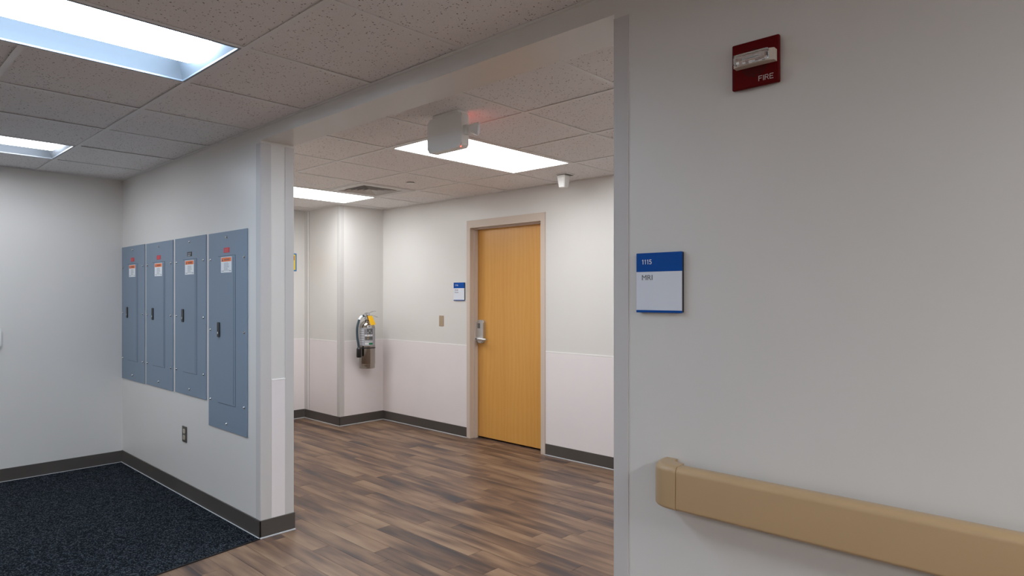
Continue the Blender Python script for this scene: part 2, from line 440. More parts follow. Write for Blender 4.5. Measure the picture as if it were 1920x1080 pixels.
# corner guards: thin L profiles
def guard(parent, cx, cy, sx, sy, z0=0.104, z1=2.30, w=0.053, t=0.0022, wy=None):
    """outside corner at (cx,cy); legs run towards sx in x and sy in y; material on the outside"""
    wy = wy or w; bm = bmesh.new()
    poly = [(cx - sx * t, cy - sy * t), (cx + sx * w, cy - sy * t), (cx + sx * w, cy), (cx, cy), (cx, cy + sy * wy), (cx - sx * t, cy + sy * wy)]
    prism(bm, poly, 'Z', z0, z1)
    ed = [e for e in bm.edges if abs(e.verts[0].co.z - e.verts[1].co.z) > 0.5 and all((Vector((v.co.x, v.co.y)) - Vector((cx - sx * t, cy - sy * t))).length < 1e-4 for v in e.verts)]
    bmesh.ops.bevel(bm, geom=ed, offset=0.0018, segments=3, affect='EDGES')
    return finish(bm, 'corner_guard', M['guard'], parent)
guard(w_part, OL, YP, -1, 1, wy=0.063)
guard(w_part, OL, YPB, -1, -1, w=0.053)
guard(w_part, OR, YP, 1, 1, w=0.054)
guard(w_part, OR, YPB, 1, -1)
guard(w_col, XE, YC, -1, 1, z1=CEIL - 0.01, w=0.05)
finish(B(XC + 0.055, XC + 0.113, YC - 0.0022, YC, 0.104, CEIL - 0.01), 'joint_trim', M['guard'], w_col)
finish(B(XC + 0.079, XC + 0.094, YC - 0.006, YC - 0.002, 0.104, CEIL - 0.012, bev=0.0015, seg=1), 'joint_bead', M['line'], w_col)

# baseboards (rubber cove base) with a caulk bead
BH, BT = 0.1035, 0.006
def baseboard(name, runs, z1=BH):
    """runs: list of (x0,x1,y0,y1) plan rectangles of the base; beads follow"""
    bm = bmesh.new()
    for x0, x1, y0, y1, _ in runs: box(bm, x0, x1, y0, y1, 0.0005, z1, bev=0.0015, seg=1)
    o = struct(finish(bm, name, M['base']))
    for x0, x1, y0, y1, nrm in runs:
        nx, ny = nrm; w = 0.007
        if nx: a = (x1, x1 + w) if nx > 0 else (x0 - w, x0); q = (a[0], a[1], y0, y1)
        else: a = (y1, y1 + w) if ny > 0 else (y0 - w, y0); q = (x0, x1, a[0], a[1])
        finish(B(*q, 0.0003, 0.0095, bev=0.002, seg=1), 'caulk_bead', M['caulk'], o)
    return o
baseboard('baseboard_left', [(XL, XL + BT, YB, YP - BT, (1, 0))])
baseboard('baseboard_partition', [(XL, OL + 0.008, YP - 0.008, YP, (0, -1)), (OL, OL + 0.008, YP - 0.008, YPB + 0.008, (1, 0))], 0.106)
baseboard('baseboard_partition_right', [(OR, XR, YP - BT, YP, (0, -1)), (OR, XR, YPB, YPB + BT, (0, 1))])
baseboard('baseboard_door_side', [(XE, DX0, YD - BT, YD, (0, -1)), (DX1, XR, YD - BT, YD, (0, -1))])
baseboard('baseboard_column', [(XE, XE + BT, YC - BT, YD - BT, (1, 0)), (XC + BT, XE + BT, YC - BT, YC, (0, -1))])
baseboard('baseboard_corridor_end', [(XC, XC + BT, YPB, YC - BT, (1, 0))])

# ------------------------------------------------------------------ ceiling: slab, tees, tiles
ceil = struct(finish(B(-7.0, XR + 0.1, YB - 0.1, 4.62, ZT, ZT + 0.08), 'ceiling', M['plenum']))
gx = [-2.503 + k * T for k in range(-6, 10)]
gxc = [-3.5177 + k * T for k in range(-6, 12)]
gy = [1.1412 - k * T for k in range(0, 9)]
gyc = [2.5583 + k * T for k in range(0, 3)]
near_lights = [(-3.1126, -0.0780), (-3.1126 - 4 * T, -0.0780), (-3.1126 + 8 * T, -0.0780)] + [(-3.1126 + k * T, -0.0780 - 4 * T) for k in (-4, 0, 4, 8)]   # (x0, y0) of 1 x 2 cells; the row behind the camera is added light
corr_lights = [(-3.5177, 2.5583), (-3.5177 - 4 * T, 2.5583), (-3.5177 + 4 * T, 2.5583), (-3.5177 + 8 * T, 2.5583)]  # last two are unseen, added to brighten the corridor
vent_cell = (-3.5177 - 3 * T, 3.1679)
TW, TZ = 0.012, CEIL
tile_meshes = {}
random.seed(5)
def tile(x0, x1, y0, y1):
    w, d = round(x1 - x0, 3), round(y1 - y0, 3)
    if w < 0.03 or d < 0.03: return
    if (w, d) not in tile_meshes:
        bm = B(-w / 2 + 0.004, w / 2 - 0.004, -d / 2 + 0.004, d / 2 - 0.004, 0, 0.016)
        me = bpy.data.meshes.new('ceiling_tile'); bm.to_mesh(me); bm.free(); me.materials.append(M['tile']); tile_meshes[(w, d)] = me
    o = bpy.data.objects.new('ceiling_tile', tile_meshes[(w, d)]); COL.objects.link(o); o.parent = ceil
    lift = random.choice([0.0002, 0.0004, 0.0010, 0.0022]) if y0 < YP - 0.05 else random.choice([0.0, 0.0002, 0.0005])
    tilt = 0.0045 if y0 < YP - 0.05 else 0.0015
    o.location = ((x0 + x1) / 2, (y0 + y1) / 2, TZ + 0.0018 + lift + 0.0015)
    o.rotation_euler = (random.uniform(-1, 1) * tilt, random.uniform(-1, 1) * tilt, 0)
def cells(xs, ys, lights, skip=()):
    for xa, xb in zip(xs, xs[1:]):
        for ya, yb in zip(ys, ys[1:]):
            mx, my = (xa + xb) / 2, (ya + yb) / 2
            if any(lx < mx < lx + T and ly < my < ly + 2 * T for lx, ly in lights): continue
            if any(sx < mx < sx + T and sy < my < sy + T for sx, sy in skip): continue
            tile(xa, xb, ya, yb)
            # cross tee on the low-x side of each cell
    for ya in ys[1:-1]:
        segs = [[xs[0], xs[-1]]]
        for lx, ly in lights:
            if ly + 0.1 < ya < ly + 2 * T - 0.1:
                out = []
                for q in segs:
                    if q[0] < lx + 0.1 < q[1]: out += [[q[0], lx], [lx + T, q[1]]]
                    else: out.append(q)
                segs = [q for q in out if q[1] - q[0] > 0.05]
        for a, b in segs:
            finish(B(max(a, xs[0]), min(b, xs[-1]), ya - TW, ya + TW, TZ, TZ + 0.0016), 'main_runner', M['tee'], ceil)
    for xa in xs[1:-1]:
        for ya, yb in zip(ys, ys[1:]):
            finish(B(xa - TW, xa + TW, ya + TW * (ya != ys[0]), yb - TW * (yb != ys[-1]), TZ + 0.0001, TZ + 0.0016), 'cross_tee', M['tee'], ceil)
XN = [XL] + [q for q in gx if q > XL + 0.1] + [XR]
YN = [YB] + sorted(gy) + [YP]
cells(XN, YN, near_lights)
XK = [XC] + [q for q in gxc if q > XC + 0.1 and q < XR - 0.1] + [XR]
YK = [YPB] + gyc + [YD]
cells(XK, YK, corr_lights, (vent_cell,))
def angle(x0, x1, y0, y1): finish(B(x0, x1, y0, y1, TZ - 0.0004, TZ + 0.0015), 'wall_angle', M['tee'], ceil)
A = 0.02
angle(XL, XL + A, YB, YP - A); angle(XL, XR, YP - A, YP)
angle(XC, XR, YPB, YPB + A); angle(XE, XR, YD - A, YD); angle(XC, XC + A, YPB + A, YC); angle(XC + A, XE, YC - A, YC); angle(XE, XE + A, YC - A, YD - A)

# ------------------------------------------------------------------ door_1
door = sroot('door_1', ((DX0 + DX1) / 2, YD, 0))
def ring(bm, x0, x1, zt, w, y0, y1):
    """door-shaped U: outside x0..x1, top zt, width w"""
    prism(bm, [(x0, 0.0005), (x0 + w, 0.0005), (x0 + w, zt - w), (x1 - w, zt - w), (x1 - w, 0.0005), (x1, 0.0005), (x1, zt), (x0, zt)], 'Y', y0, y1); return bm
bm = bmesh.new()
ox0, ox1, oz = -4.652, -3.734, 2.080
prism(bm, [(DX0, 0.0005), (ox0, 0.0005), (ox0, oz), (ox1, oz), (ox1, 0.0005), (DX1, 0.0005), (DX1, DZ), (DX0, DZ)], 'Y', YD - 0.010, YD + 0.004)
ed = [e for e in bm.edges if all(abs(v.co.y - (YD - 0.010)) < 1e-5 for v in e.verts)]
bmesh.ops.bevel(bm, geom=ed, offset=0.002, segments=2, affect='EDGES')
prism(bm, [(ox0 - 0.02, 0.0005), (ox0, 0.0005), (ox0, oz), (ox1, oz), (ox1, 0.0005), (ox1 + 0.02, 0.0005), (ox1 + 0.02, oz + 0.02), (ox0 - 0.02, oz + 0.02)], 'Y', YD + 0.004, YD + 0.145)
finish(bm, 'frame', M['frame'], door)
bm = bmesh.new(); s = 0.016
prism(bm, [(ox0, 0.0005), (ox0 + s, 0.0005), (ox0 + s, oz - s), (ox1 - s, oz - s), (ox1 - s, 0.0005), (ox1, 0.0005), (ox1, oz), (ox0, oz)], 'Y', YD + 0.045, YD + 0.086)
finish(bm, 'stop', M['frame'], door)
YL = YD + 0.092
leaf = finish(B(ox0 + 0.003, ox1 - 0.003, YL, YL + 0.044, 0.016, oz - 0.004, bev=0.001, seg=1), 'leaf', M['oak'], door)
finish(B(ox0 - 0.05, ox1 + 0.05, YL + 0.12, YL + 0.13, 0, 2.2), 'backing', M['dark'], door)
# keypad lever lock
bm = bmesh.new()
lx0, lx1, lz0, lz1 = -4.628, -4.536, 0.944, 1.172
prism(bm, rrect(lx0, lx1, lz0, lz1, 0.026), 'Y', YL - 0.034, YL)
ed = [e for e in bm.edges if all(abs(v.co.y - (YL - 0.034)) < 1e-5 for v in e.verts)]
bmesh.ops.bevel(bm, geom=ed, offset=0.010, segments=4, affect='EDGES')
lock = finish(bm, 'lock', M['satin'], door, smooth=True)
lxc = (lx0 + lx1) / 2
for i in range(3):
    for j in range(4):
        x = lxc - 0.012 + (i - 1) * 0.0125; z = 1.132 - j * 0.0125
        finish(B(x - 0.0046, x + 0.0046, YL - 0.0365, YL - 0.033, z - 0.0046, z + 0.0046, bev=0.001, seg=1), 'key_button', M['black'], lock)
bm = bmesh.new()
cyl(bm, (lxc - 0.004, YL - 0.030, 0.987), (0, -1, 0), 0.017, 0.0145, 0.050, 24)
tube(bm, spline([(lxc - 0.004, YL - 0.068, 0.987), (lxc + 0.03, YL - 0.070, 0.986), (lxc + 0.075, YL - 0.064, 0.984), (lxc + 0.112, YL - 0.056, 0.983)]), [0.0115] * 12 + [0.010] * 13, 14)
lev = finish(bm, 'lever', M['satin'], lock, smooth=True)
bm = cyl(bmesh.new(), (lxc - 0.004, YL - 0.0795, 0.987), (0, -1, 0), 0.0075, 0.0075, 0.003, 18); finish(bm, 'keyhole', M['black'], lock)

# ------------------------------------------------------------------ ceiling lights
def basket_troffer(x0, y0, lens, label, group):
    """recessed 2 x 4 ft fixture with a curved centre lens"""
    x1, y1 = x0 + T, y0 + 2 * T
    t_ = thing('troffer_light', label, 'ceiling light', ((x0 + x1) / 2, (y0 + y1) / 2, CEIL), group)
    f = 0.010; e = 0.012
    bm = bmesh.new()
    for q in ((x0 + e, x1 - e, y0 + e, y0 + e + f), (x0 + e, x1 - e, y1 - e - f, y1 - e), (x0 + e, x0 + e + f, y0 + e + f, y1 - e - f), (x1 - e - f, x1 - e, y0 + e + f, y1 - e - f)):
        box(bm, *q, CEIL - 0.001, CEIL + 0.006)
    finish(bm, 'frame', M['refl'], t_)
    ix0, ix1, iy0, iy1 = x0 + e + f - 0.002, x1 - e - f + 0.002, y0 + e + f - 0.002, y1 - e - f + 0.002
    zt = CEIL + 0.078; cx = (x0 + x1) / 2; hw = 0.165; ey = 0.052
    def quad(pts):
        bm = bmesh.new(); v = [bm.verts.new(p) for p in pts]; bm.faces.new(v)
        r = bmesh.ops.extrude_face_region(bm, geom=bm.faces[:]); 
        bmesh.ops.translate(bm, verts=[q for q in r['geom'] if isinstance(q, bmesh.types.BMVert)], vec=(0, 0, 0.006)); return bm
    def curved(sx, xo):   # gently curved side reflector
        bm = bmesh.new(); n = 8; rows = []
        for i in range(n + 1):
            u = i / n; x = xo + (cx + sx * hw - xo) * u; z = CEIL + 0.003 + (zt - CEIL) * math.sin(u * math.pi / 2) ** 0.8
            rows.append((bm.verts.new((x, iy0, z)), bm.verts.new((x, iy1, z))))
        for a, b in zip(rows, rows[1:]): bm.faces.new((a[0], a[1], b[1], b[0]))
        r = bmesh.ops.extrude_face_region(bm, geom=bm.faces[:])
        bmesh.ops.translate(bm, verts=[q for q in r['geom'] if isinstance(q, bmesh.types.BMVert)], vec=(0, 0, 0.004)); return bm
    finish(curved(1, ix1), 'side_reflector', M['refl'], t_, smooth=True)
    finish(curved(-1, ix0), 'side_reflector', M['refl'], t_, smooth=True)
    for yo, sgn in ((iy0, 1), (iy1, -1)):
        finish(quad([(ix0, yo, CEIL + 0.004), (ix1, yo, CEIL + 0.004), (ix1, yo + sgn * ey, zt + 0.006), (ix0, yo + sgn * ey, zt + 0.006)]), 'end_reflector', M['refl'], t_)
    finish(B(ix0 - 0.01, ix1 + 0.01, iy0 - 0.01, iy1 + 0.01, zt + 0.014, zt + 0.022), 'housing', M['refl'], t_)
    bm = bmesh.new(); n = 16; prof = []
    for i in range(n + 1):
        u = -1 + 2 * i / n; prof.append((cx + hw * u, zt - 0.066 * math.sqrt(max(0.0, 1 - u * u)) ** 1.0))
    prism(bm, prof + [(cx + hw, zt + 0.003), (cx - hw, zt + 0.003)], 'Y', iy0 + ey - 0.003, iy1 - ey + 0.003)
    finish(bm, 'lens', lens, t_, smooth=True)
    return t_
basket_troffer(*near_lights[0], M['lensA'], 'larger looking recessed ceiling light nearest the opening, bluish white curved lens', 'recessed lights over the alcove')
basket_troffer(*near_lights[1], M['lensB'], 'recessed ceiling light farther back beside the plain left wall', 'recessed lights over the alcove')
for q, ln, w in zip(near_lights[2:], 'EFFFF', ('in line with the lit pair, over the handrail side', 'added behind the camera over the far left', 'added behind the camera over the left', 'added straight behind the camera', 'added behind the camera over the right')):
    basket_troffer(*q, M['lens' + ln], 'recessed curved lens ceiling light ' + w, 'recessed lights out of the frame')  # those behind the camera are added fill for the dim near room
def flat_troffer(x0, y0, label):
    x1, y1 = x0 + T, y0 + 2 * T
    t_ = thing('panel_light', label, 'ceiling light', ((x0 + x1) / 2, (y0 + y1) / 2, CEIL), 'flat lights over the corridor')
    e = 0.012; f = 0.018; bm = bmesh.new()
    for q in ((x0 + e, x1 - e, y0 + e, y0 + e + f), (x0 + e, x1 - e, y1 - e - f, y1 - e), (x0 + e, x0 + e + f, y0 + e + f, y1 - e - f), (x1 - e - f, x1 - e, y0 + e + f, y1 - e - f)):
        box(bm, *q, CEIL - 0.001, CEIL + 0.008)
    finish(bm, 'frame', M['tee'], t_)
    finish(B(x0 + e + f, x1 - e - f, y0 + e + f, y1 - e - f, CEIL + 0.002, CEIL + 0.006), 'lens', M['lensC'], t_)
    finish(B(x0 + e, x1 - e, y0 + e, y1 - e, CEIL + 0.010, CEIL + 0.06), 'housing', M['refl'], t_)
flat_troffer(*corr_lights[0], 'bright flat white ceiling light right behind the exit sign')
flat_troffer(*corr_lights[1], 'bright flat white ceiling light beside the air vent above the column')
flat_troffer(*corr_lights[2], 'added flat corridor ceiling light hidden behind the wall with the fire alarm')  # this and the next are added out of view for more corridor light
flat_troffer(*corr_lights[3], 'added flat corridor ceiling light farthest right, hidden behind the wall with the fire alarm')

# ------------------------------------------------------------------ vent, sprinkler cover, sensor
vx, vy = vent_cell[0] + T / 2, vent_cell[1] + T / 2
vt = thing('ceiling_vent', 'square white air vent with stepped louvres in the corridor ceiling', 'vent', (vx, vy, CEIL))
bm = bmesh.new(); o_, i_ = 0.293, 0.212
for q in ((-o_, o_, -o_, -i_), (-o_, o_, i_, o_), (-o_, -i_, -i_, i_), (i_, o_, -i_, i_)):
    box(bm, vx + q[0], vx + q[1], vy + q[2], vy + q[3], CEIL - 0.003, CEIL + 0.002)
finish(bm, 'frame', M['ventw'], vt)
finish(B(vx - 0.28, vx + 0.28, vy - 0.28, vy + 0.28, CEIL + 0.09, CEIL + 0.10), 'duct_back', M['dark'], vt)
for k, r in enumerate((0.212, 0.172, 0.132, 0.092, 0.052)):
    bm = bmesh.new(); r2 = r - 0.030; za, zb = CEIL - 0.002, CEIL + 0.030
    for sgn in (0, 1, 2, 3):
        c, s_ = [(1, 0), (0, 1), (-1, 0), (0, -1)][sgn]
        def P(rr, side, z): return (vx + c * rr - s_ * side * rr, vy + s_ * rr + c * side * rr, z)
        v = [bm.verts.new(q) for q in (P(r, -1, za), P(r, 1, za), P(r2, 1, zb), P(r2, -1, zb))]
        bm.faces.new(v)
    bmesh.ops.remove_doubles(bm, verts=bm.verts, dist=1e-5)
    r_ = bmesh.ops.extrude_face_region(bm, geom=bm.faces[:])
    bmesh.ops.translate(bm, verts=[q for q in r_['geom'] if isinstance(q, bmesh.types.BMVert)], vec=(0, 0, 0.0015))
    finish(bm, 'louver', M['ventw'], vt)
sp = thing('sprinkler_cover', 'small round white sprinkler cover disc in the corridor ceiling', 'sprinkler', (-4.451, 3.478, CEIL))
bm = bmesh.new(); lathe(bm, [(0.0, CEIL - 0.007), (0.038, CEIL - 0.007), (0.042, CEIL - 0.005), (0.042, CEIL - 0.003), (0.0, CEIL - 0.003)], -4.451, 3.478, 32); finish(bm, 'cover_disc', M['white'], sp, smooth=True)
bm = bmesh.new(); lathe(bm, [(0.0, CEIL - 0.003), (0.034, CEIL - 0.003), (0.034, CEIL + 0.004), (0.0, CEIL + 0.004)], -4.451, 3.478, 24); finish(bm, 'cup', M['plate'], sp)
sx, sy = -3.229, 4.079
sn = thing('ceiling_sensor', 'white tapered sensor box hanging from a square ceiling plate above the door wall', 'sensor', (sx, sy, CEIL))
finish(B(sx - 0.052, sx + 0.052, sy - 0.052, sy + 0.052, CEIL - 0.006, CEIL + 0.0035), 'mounting_plate', M['white'], sn)
finish(B(sx - 0.046, sx + 0.046, sy - 0.046, sy + 0.046, CEIL - 0.010, CEIL - 0.006), 'plate_gasket', M['plate'], sn)
bm = bmesh.new(); r = bmesh.ops.create_cone(bm, cap_ends=True, segments=4, radius1=0.040, radius2=0.056, depth=0.095, matrix=Matrix.Translation((sx - 0.005, sy - 0.012, CEIL - 0.0105 - 0.0475)) @ Matrix.Rotation(math.radians(45), 4, 'Z'))
bmesh.ops.bevel(bm, geom=bm.edges[:], offset=0.004, segments=2, affect='EDGES'); finish(bm, 'sensor_body', M['white'], sn)

# ------------------------------------------------------------------ exit sign with emergency lamp heads (seen from its back)
ex0, ex1, ey, ez0, ez1 = -2.757, -2.482, 2.270, 2.188, 2.372
ex = thing('exit_light', 'grey back of an exit sign with two small lamp heads, hanging from the corridor ceiling', 'exit sign', ((ex0 + ex1) / 2, ey + 0.03, CEIL))
bm = bmesh.new(); prism(bm, rrect(ex0, ex1, ez0, ez1, 0.022), 'Y', ey, ey + 0.052)
ed = [e for e in bm.edges if all(abs(v.co.y - ey) < 1e-5 for v in e.verts)]
bmesh.ops.bevel(bm, geom=ed, offset=0.005, segments=2, affect='EDGES')
body = finish(bm, 'housing', M['exitgrey'], ex, smooth=True)
finish(B(ex0 + 0.028, ex1 - 0.028, ey + 0.052, ey + 0.055, ez0 + 0.03, ez1 - 0.02), 'lit_face', M['exitface'], ex)
finish(B(ex0 + 0.04, ex1 - 0.03, ey + 0.000, ey + 0.075, ez1, CEIL + 0.003, bev=0.004), 'canopy', M['exitgrey'], ex)
bm = bmesh.new(); prism(bm, [(ex1 - 0.002, 2.300), (ex1 + 0.028, 2.300), (ex1 + 0.028, 2.252), (ex1 - 0.002, 2.252)], 'Y', ey + 0.012, ey + 0.04); finish(bm, 'lamp_bracket', M['exitgrey'], ex)
def head(c, ax):
    bm = bmesh.new(); cyl(bm, c, ax, 0.018, 0.036, 0.050, 24); a = finish(bm, 'lamp_head', M['exitgrey'], ex, smooth=True)
    e2 = Vector(c) + Vector(ax).normalized() * 0.050
    bm = bmesh.new(); cyl(bm, e2, ax, 0.033, 0.028, 0.004, 24); finish(bm, 'lamp_lens', M['signw'], a)
head((ex1 + 0.030, ey + 0.026, 2.283), (0.75, 0.65, -0.1))
bm = bmesh.new(); prism(bm, [(ex0 + 0.002, 2.290), (ex0 - 0.012, 2.290), (ex0 - 0.012, 2.255), (ex0 + 0.002, 2.255)], 'Y', ey + 0.012, ey + 0.04); finish(bm, 'lamp_bracket', M['exitgrey'], ex)
head((ex0 - 0.010, ey + 0.026, 2.272), (-0.35, 0.9, -0.1))
bm = bmesh.new(); bmesh.ops.create_uvsphere(bm, u_segments=12, v_segments=8, radius=0.004, matrix=Matrix.Translation((ex1 - 0.010, ey + 0.006, ez0 + 0.002))); finish(bm, 'indicator', M['led'], ex)

# ------------------------------------------------------------------ electrical panels on the partition
def screw(x, z, y, parent):
    bm = bmesh.new(); cyl(bm, (x, y, z), (0, -1, 0), 0.0105, 0.0105, 0.0022, 14); cyl(bm, (x, y - 0.0018, z), (0, -1, 0), 0.0075, 0.0052, 0.0055, 12)
    finish(bm, 'screw', M['zinc'], parent, smooth=True)
def panel(x0, x1, z0, z1, dx0, dx1, dz0, dz1, hx, hz0, hz1, side_z, top_off, bot_off, plate, label):
    t_ = thing('electrical_panel', label, 'electrical panel', ((x0 + x1) / 2, YP, z0), 'flush grey electrical panels')
    yf = YP - 0.007
    finish(B(x0, x1, yf, YP - 0.0002, z0, z1, bev=0.0015, seg=1), 'cover', M['panel'], t_)
    finish(B(dx0 - 0.0025, dx1 + 0.0025, yf - 0.0006, yf + 0.002, dz0 - 0.0025, dz1 + 0.0025), 'door_gap', M['slot'], t_)
    d = finish(B(dx0, dx1, yf - 0.0022, yf + 0.002, dz0, dz1, bev=0.0007, seg=1), 'panel_door', M['panel'], t_)
    yd = yf - 0.0022
    finish(B(dx1 - 0.022, dx1 - 0.019, yd - 0.0004, yd, dz0 + 0.01, dz1 - 0.01), 'hinge_line', M['slot'], d)
    # latch
    bm = bmesh.new(); prism(bm, rrect(hx, hx + 0.034, hz0, hz1, 0.008, 3), 'Y', yd - 0.006, yd); finish(bm, 'latch', M['black'], d)
    bm = cyl(bmesh.new(), (hx + 0.015, yd - 0.006, hz0 + 0.027), (0, -1, 0), 0.0085, 0.0085, 0.002, 16); finish(bm, 'latch_key', M['zinc'], d)
    # warning label
    lx0 = (dx0 + dx1) / 2 - 0.090 + 0.012; lw, lz1 = 0.155, dz1 - 0.006; lz0 = lz1 - 0.098
    lb = finish(B(lx0, lx0 + lw, yd - 0.0006, yd, lz0, lz1), 'warning_label', M['paper'], t_)
    finish(B(lx0 + 0.006, lx0 + lw - 0.006, yd - 0.001, yd - 0.0005, lz1 - 0.029, lz1 - 0.004), 'orange_band', M['orange'], lb)
    bm = bmesh.new(); prism(bm, [(lx0 + 0.016, lz1 - 0.026), (lx0 + 0.036, lz1 - 0.026), (lx0 + 0.026, lz1 - 0.008)], 'Y', yd - 0.0013, yd - 0.0009); finish(bm, 'warning_symbol', M['ink'], lb)
    finish(text_bm('WARNING', lx0 + 0.048, yd - 0.001, lz1 - 0.0235, 0.078, 0.013, depth=0.0004), 'lettering', M['ink'], lb)
    bm = bmesh.new(); rnd = random.Random(3)
    for r in range(8):
        z = lz1 - 0.038 - r * 0.0066
        box(bm, lx0 + 0.046, lx0 + 0.046 + 0.085 * rnd.uniform(0.6, 1.0), yd - 0.0009, yd - 0.0005, z - 0.0012, z + 0.0012)
    box(bm, lx0 + 0.010, lx0 + 0.045, yd - 0.0009, yd - 0.0005, lz0 + 0.008, lz0 + 0.012)
    box(bm, lx0 + lw - 0.030, lx0 + lw - 0.008, yd - 0.0009, yd - 0.0005, lz0 + 0.007, lz0 + 0.013)
    finish(bm, 'fine_print', M['inkfaint'], lb)
    cx = (x0 + x1) / 2
    px0, pz0 = cx - 0.042, dz1 + 0.021
    npz = finish(B(px0, px0 + 0.080, yf - 0.0018, yf, pz0, pz0 + 0.031), 'nameplate', M['red' if plate == 'red' else 'black'], t_)
    bm = bmesh.new()
    for r in range(2 if plate == 'red' else 3):
        z = pz0 + (0.020, 0.010, 0.004)[r]; box(bm, px0 + 0.012, px0 + (0.064, 0.058, 0.05)[r], yf - 0.0022, yf - 0.0017, z - 0.002, z + 0.002)
    finish(bm, 'engraved_lines', M['redtext'] if plate == 'red' else M['lab_g'], npz)
    for z in side_z:
        screw(x0 + 0.031, z, yf, t_); screw(x1 - 0.036 if x1 - x0 < 0.6 else x1 - 0.04, z, yf, t_)
    screw(cx - 0.003, z1 - top_off, yf, t_); screw(cx - 0.003, z0 + bot_off, yf, t_)
SM = dict(side_z=(1.648, 1.267, 0.888), top_off=0.034, bot_off=0.045)
panel(-6.134, -5.575, 0.717, 1.818, -5.985, -5.738, 0.880, 1.669, -6.000, 1.228, 1.318, plate='red', label='grey electrical panel in the corner, leftmost and farthest of the four', **SM)
panel(-5.537, -4.978, 0.720, 1.816, -5.388, -5.137, 0.879, 1.663, -5.396, 1.227, 1.318, plate='red', label='grey electrical panel with red nameplate, second from the corner', **SM)
panel(-4.934, -4.389, 0.722, 1.817, -4.782, -4.540, 0.879, 1.662, -4.794, 1.227, 1.318, plate='black', label='grey electrical panel with a black instead of red nameplate', **SM)
panel(-4.345, -3.785, 0.564, 1.815, -4.192, -3.944, 0.730, 1.661, -4.194, 1.148, 1.243, side_z=(1.645, 1.191, 0.741), top_off=0.036, bot_off=0.045, plate='red', label='tallest grey electrical panel reaching lowest, nearest the opening')

# duplex outlet below the panels
ot = thing('wall_outlet', 'dark metal outlet plate with two ivory sockets low on the wall below the panels', 'outlet', (-4.766, YP, 0.441))
finish(B(-4.805, -4.727, YP - 0.006, YP, 0.386, 0.496, bev=0.002), 'cover_plate', M['plate'], ot)
for z in (0.463, 0.419):
    bm = bmesh.new(); prism(bm, rrect(-4.7835, -4.7485, z - 0.0155, z + 0.0155, 0.011), 'Y', YP - 0.0085, YP - 0.005); so = finish(bm, 'socket', M['ivory'], ot)
    for dx in (-0.007, 0.007): finish(B(-4.766 + dx - 0.0012, -4.766 + dx + 0.0012, YP - 0.009, YP - 0.0084, z - 0.002, z + 0.007), 'slot', M['dark'], so)
    bm = cyl(bmesh.new(), (-4.766, YP - 0.0084, z - 0.0085), (0, -1, 0), 0.0025, 0.0025, 0.0006, 10); finish(bm, 'ground_hole', M['dark'], so)
bm = cyl(bmesh.new(), (-4.766, YP - 0.006, 0.441), (0, -1, 0), 0.003, 0.0025, 0.0015, 10); finish(bm, 'screw', M['zinc'], ot)
# wall plate at the left edge of the picture
wp = thing('wall_plate', 'pale grey wall plate on the left wall, cut by the edge of the picture', 'wall plate', (XL, 0.83, 1.09))
bm = bmesh.new(); prism(bm, rrect(0.775, 0.922, 1.028, 1.168, 0.014), 'X', XL, XL + 0.022)
finish(bm, 'cover_plate', M['exitgrey'], wp)
finish(B(XL + 0.022, XL + 0.025, 0.80, 0.895, 1.06, 1.14, bev=0.001, seg=1), 'rocker', M['white'], wp)

# ------------------------------------------------------------------ room signs
def room_sign(x0, x1, z0, z1, y, num, lines, label, nx, nh, tx, th):
    t_ = thing('room_sign', label, 'sign', ((x0 + x1) / 2, y, z0))
    w, h = x1 - x0, z1 - z0
    finish(B(x0 + 0.004, x1, y - 0.008, y, z0 + 0.002, z1 - 0.001), 'back_plate', M['black'], t_)
    bz = z1 - h * 0.315
    b = finish(B(x0, x1, y - 0.013, y - 0.008, bz, z1, bev=0.0006, seg=1), 'blue_header', M['blue'], t_)
    finish(number_bm(num, x0 + 0.019 * w / 0.156, y - 0.013, bz + h * 0.125, nx, nh), 'room_number', M['signtext'], b)
    c = finish(B(x0, x1 - 0.001, y - 0.0125, y - 0.008, z0 + 0.007, bz, bev=0.0006, seg=1), 'white_insert', M['signw'], t_)
    for i, (s, ww) in enumerate(lines):
        finish(text_bm(s, x0 + tx, y - 0.0125, bz - h * 0.055 - th - i * th * 1.62, ww, th), 'room_name', M['ink'], c)
    finish(B(x0, x1, y - 0.0135, y - 0.008, z0, z0 + 0.007, bev=0.0006, seg=1), 'blue_footer', M['blue'], t_)
room_sign(-1.086, -0.931, 1.361, 1.543, YP, '1115', [('MRI', 0.0365)], 'blue and white room sign reading 1115 MRI beside the opening', 0.0365, 0.0145, 0.020, 0.0155)
room_sign(-4.888, -4.731, 1.362, 1.543, YD, '1116', [('Break', 0.052), ('Room', 0.054)], 'small blue and white room sign left of the wooden door', 0.050, 0.015, 0.018, 0.0145)

# tan blank plate beside the door
bp = thing('blank_plate', 'plain tan blank wall plate below the sign left of the door', 'wall plate', (-5.088, YD, 1.15))
finish(B(-5.122, -5.054, YD - 0.006, YD, 1.096, 1.206, bev=0.0025), 'cover_plate', M['tan'], bp)
for z in (1.121, 1.181):
    bm = cyl(bmesh.new(), (-5.088, YD - 0.006, z), (0, -1, 0), 0.003, 0.0025, 0.001, 10); finish(bm, 'screw', M['tan'], bp)

# poster on the corridor end wall
po = thing('wall_poster', 'yellow poster in a blue border on the far corridor wall, mostly hidden by the jamb', 'poster', (XC, 3.56, 1.69))
finish(B(XC, XC + 0.006, 3.44, 3.712, 1.690, 1.893, bev=0.001, seg=1), 'border', M['postb'], po)
finish(B(XC + 0.006, XC + 0.0072, 3.455, 3.697, 1.704, 1.880), 'sheet', M['posty'], po)
finish(B(XC + 0.0072, XC + 0.0078, 3.52, 3.684, 1.815, 1.865), 'red_block', M['postr'], po)

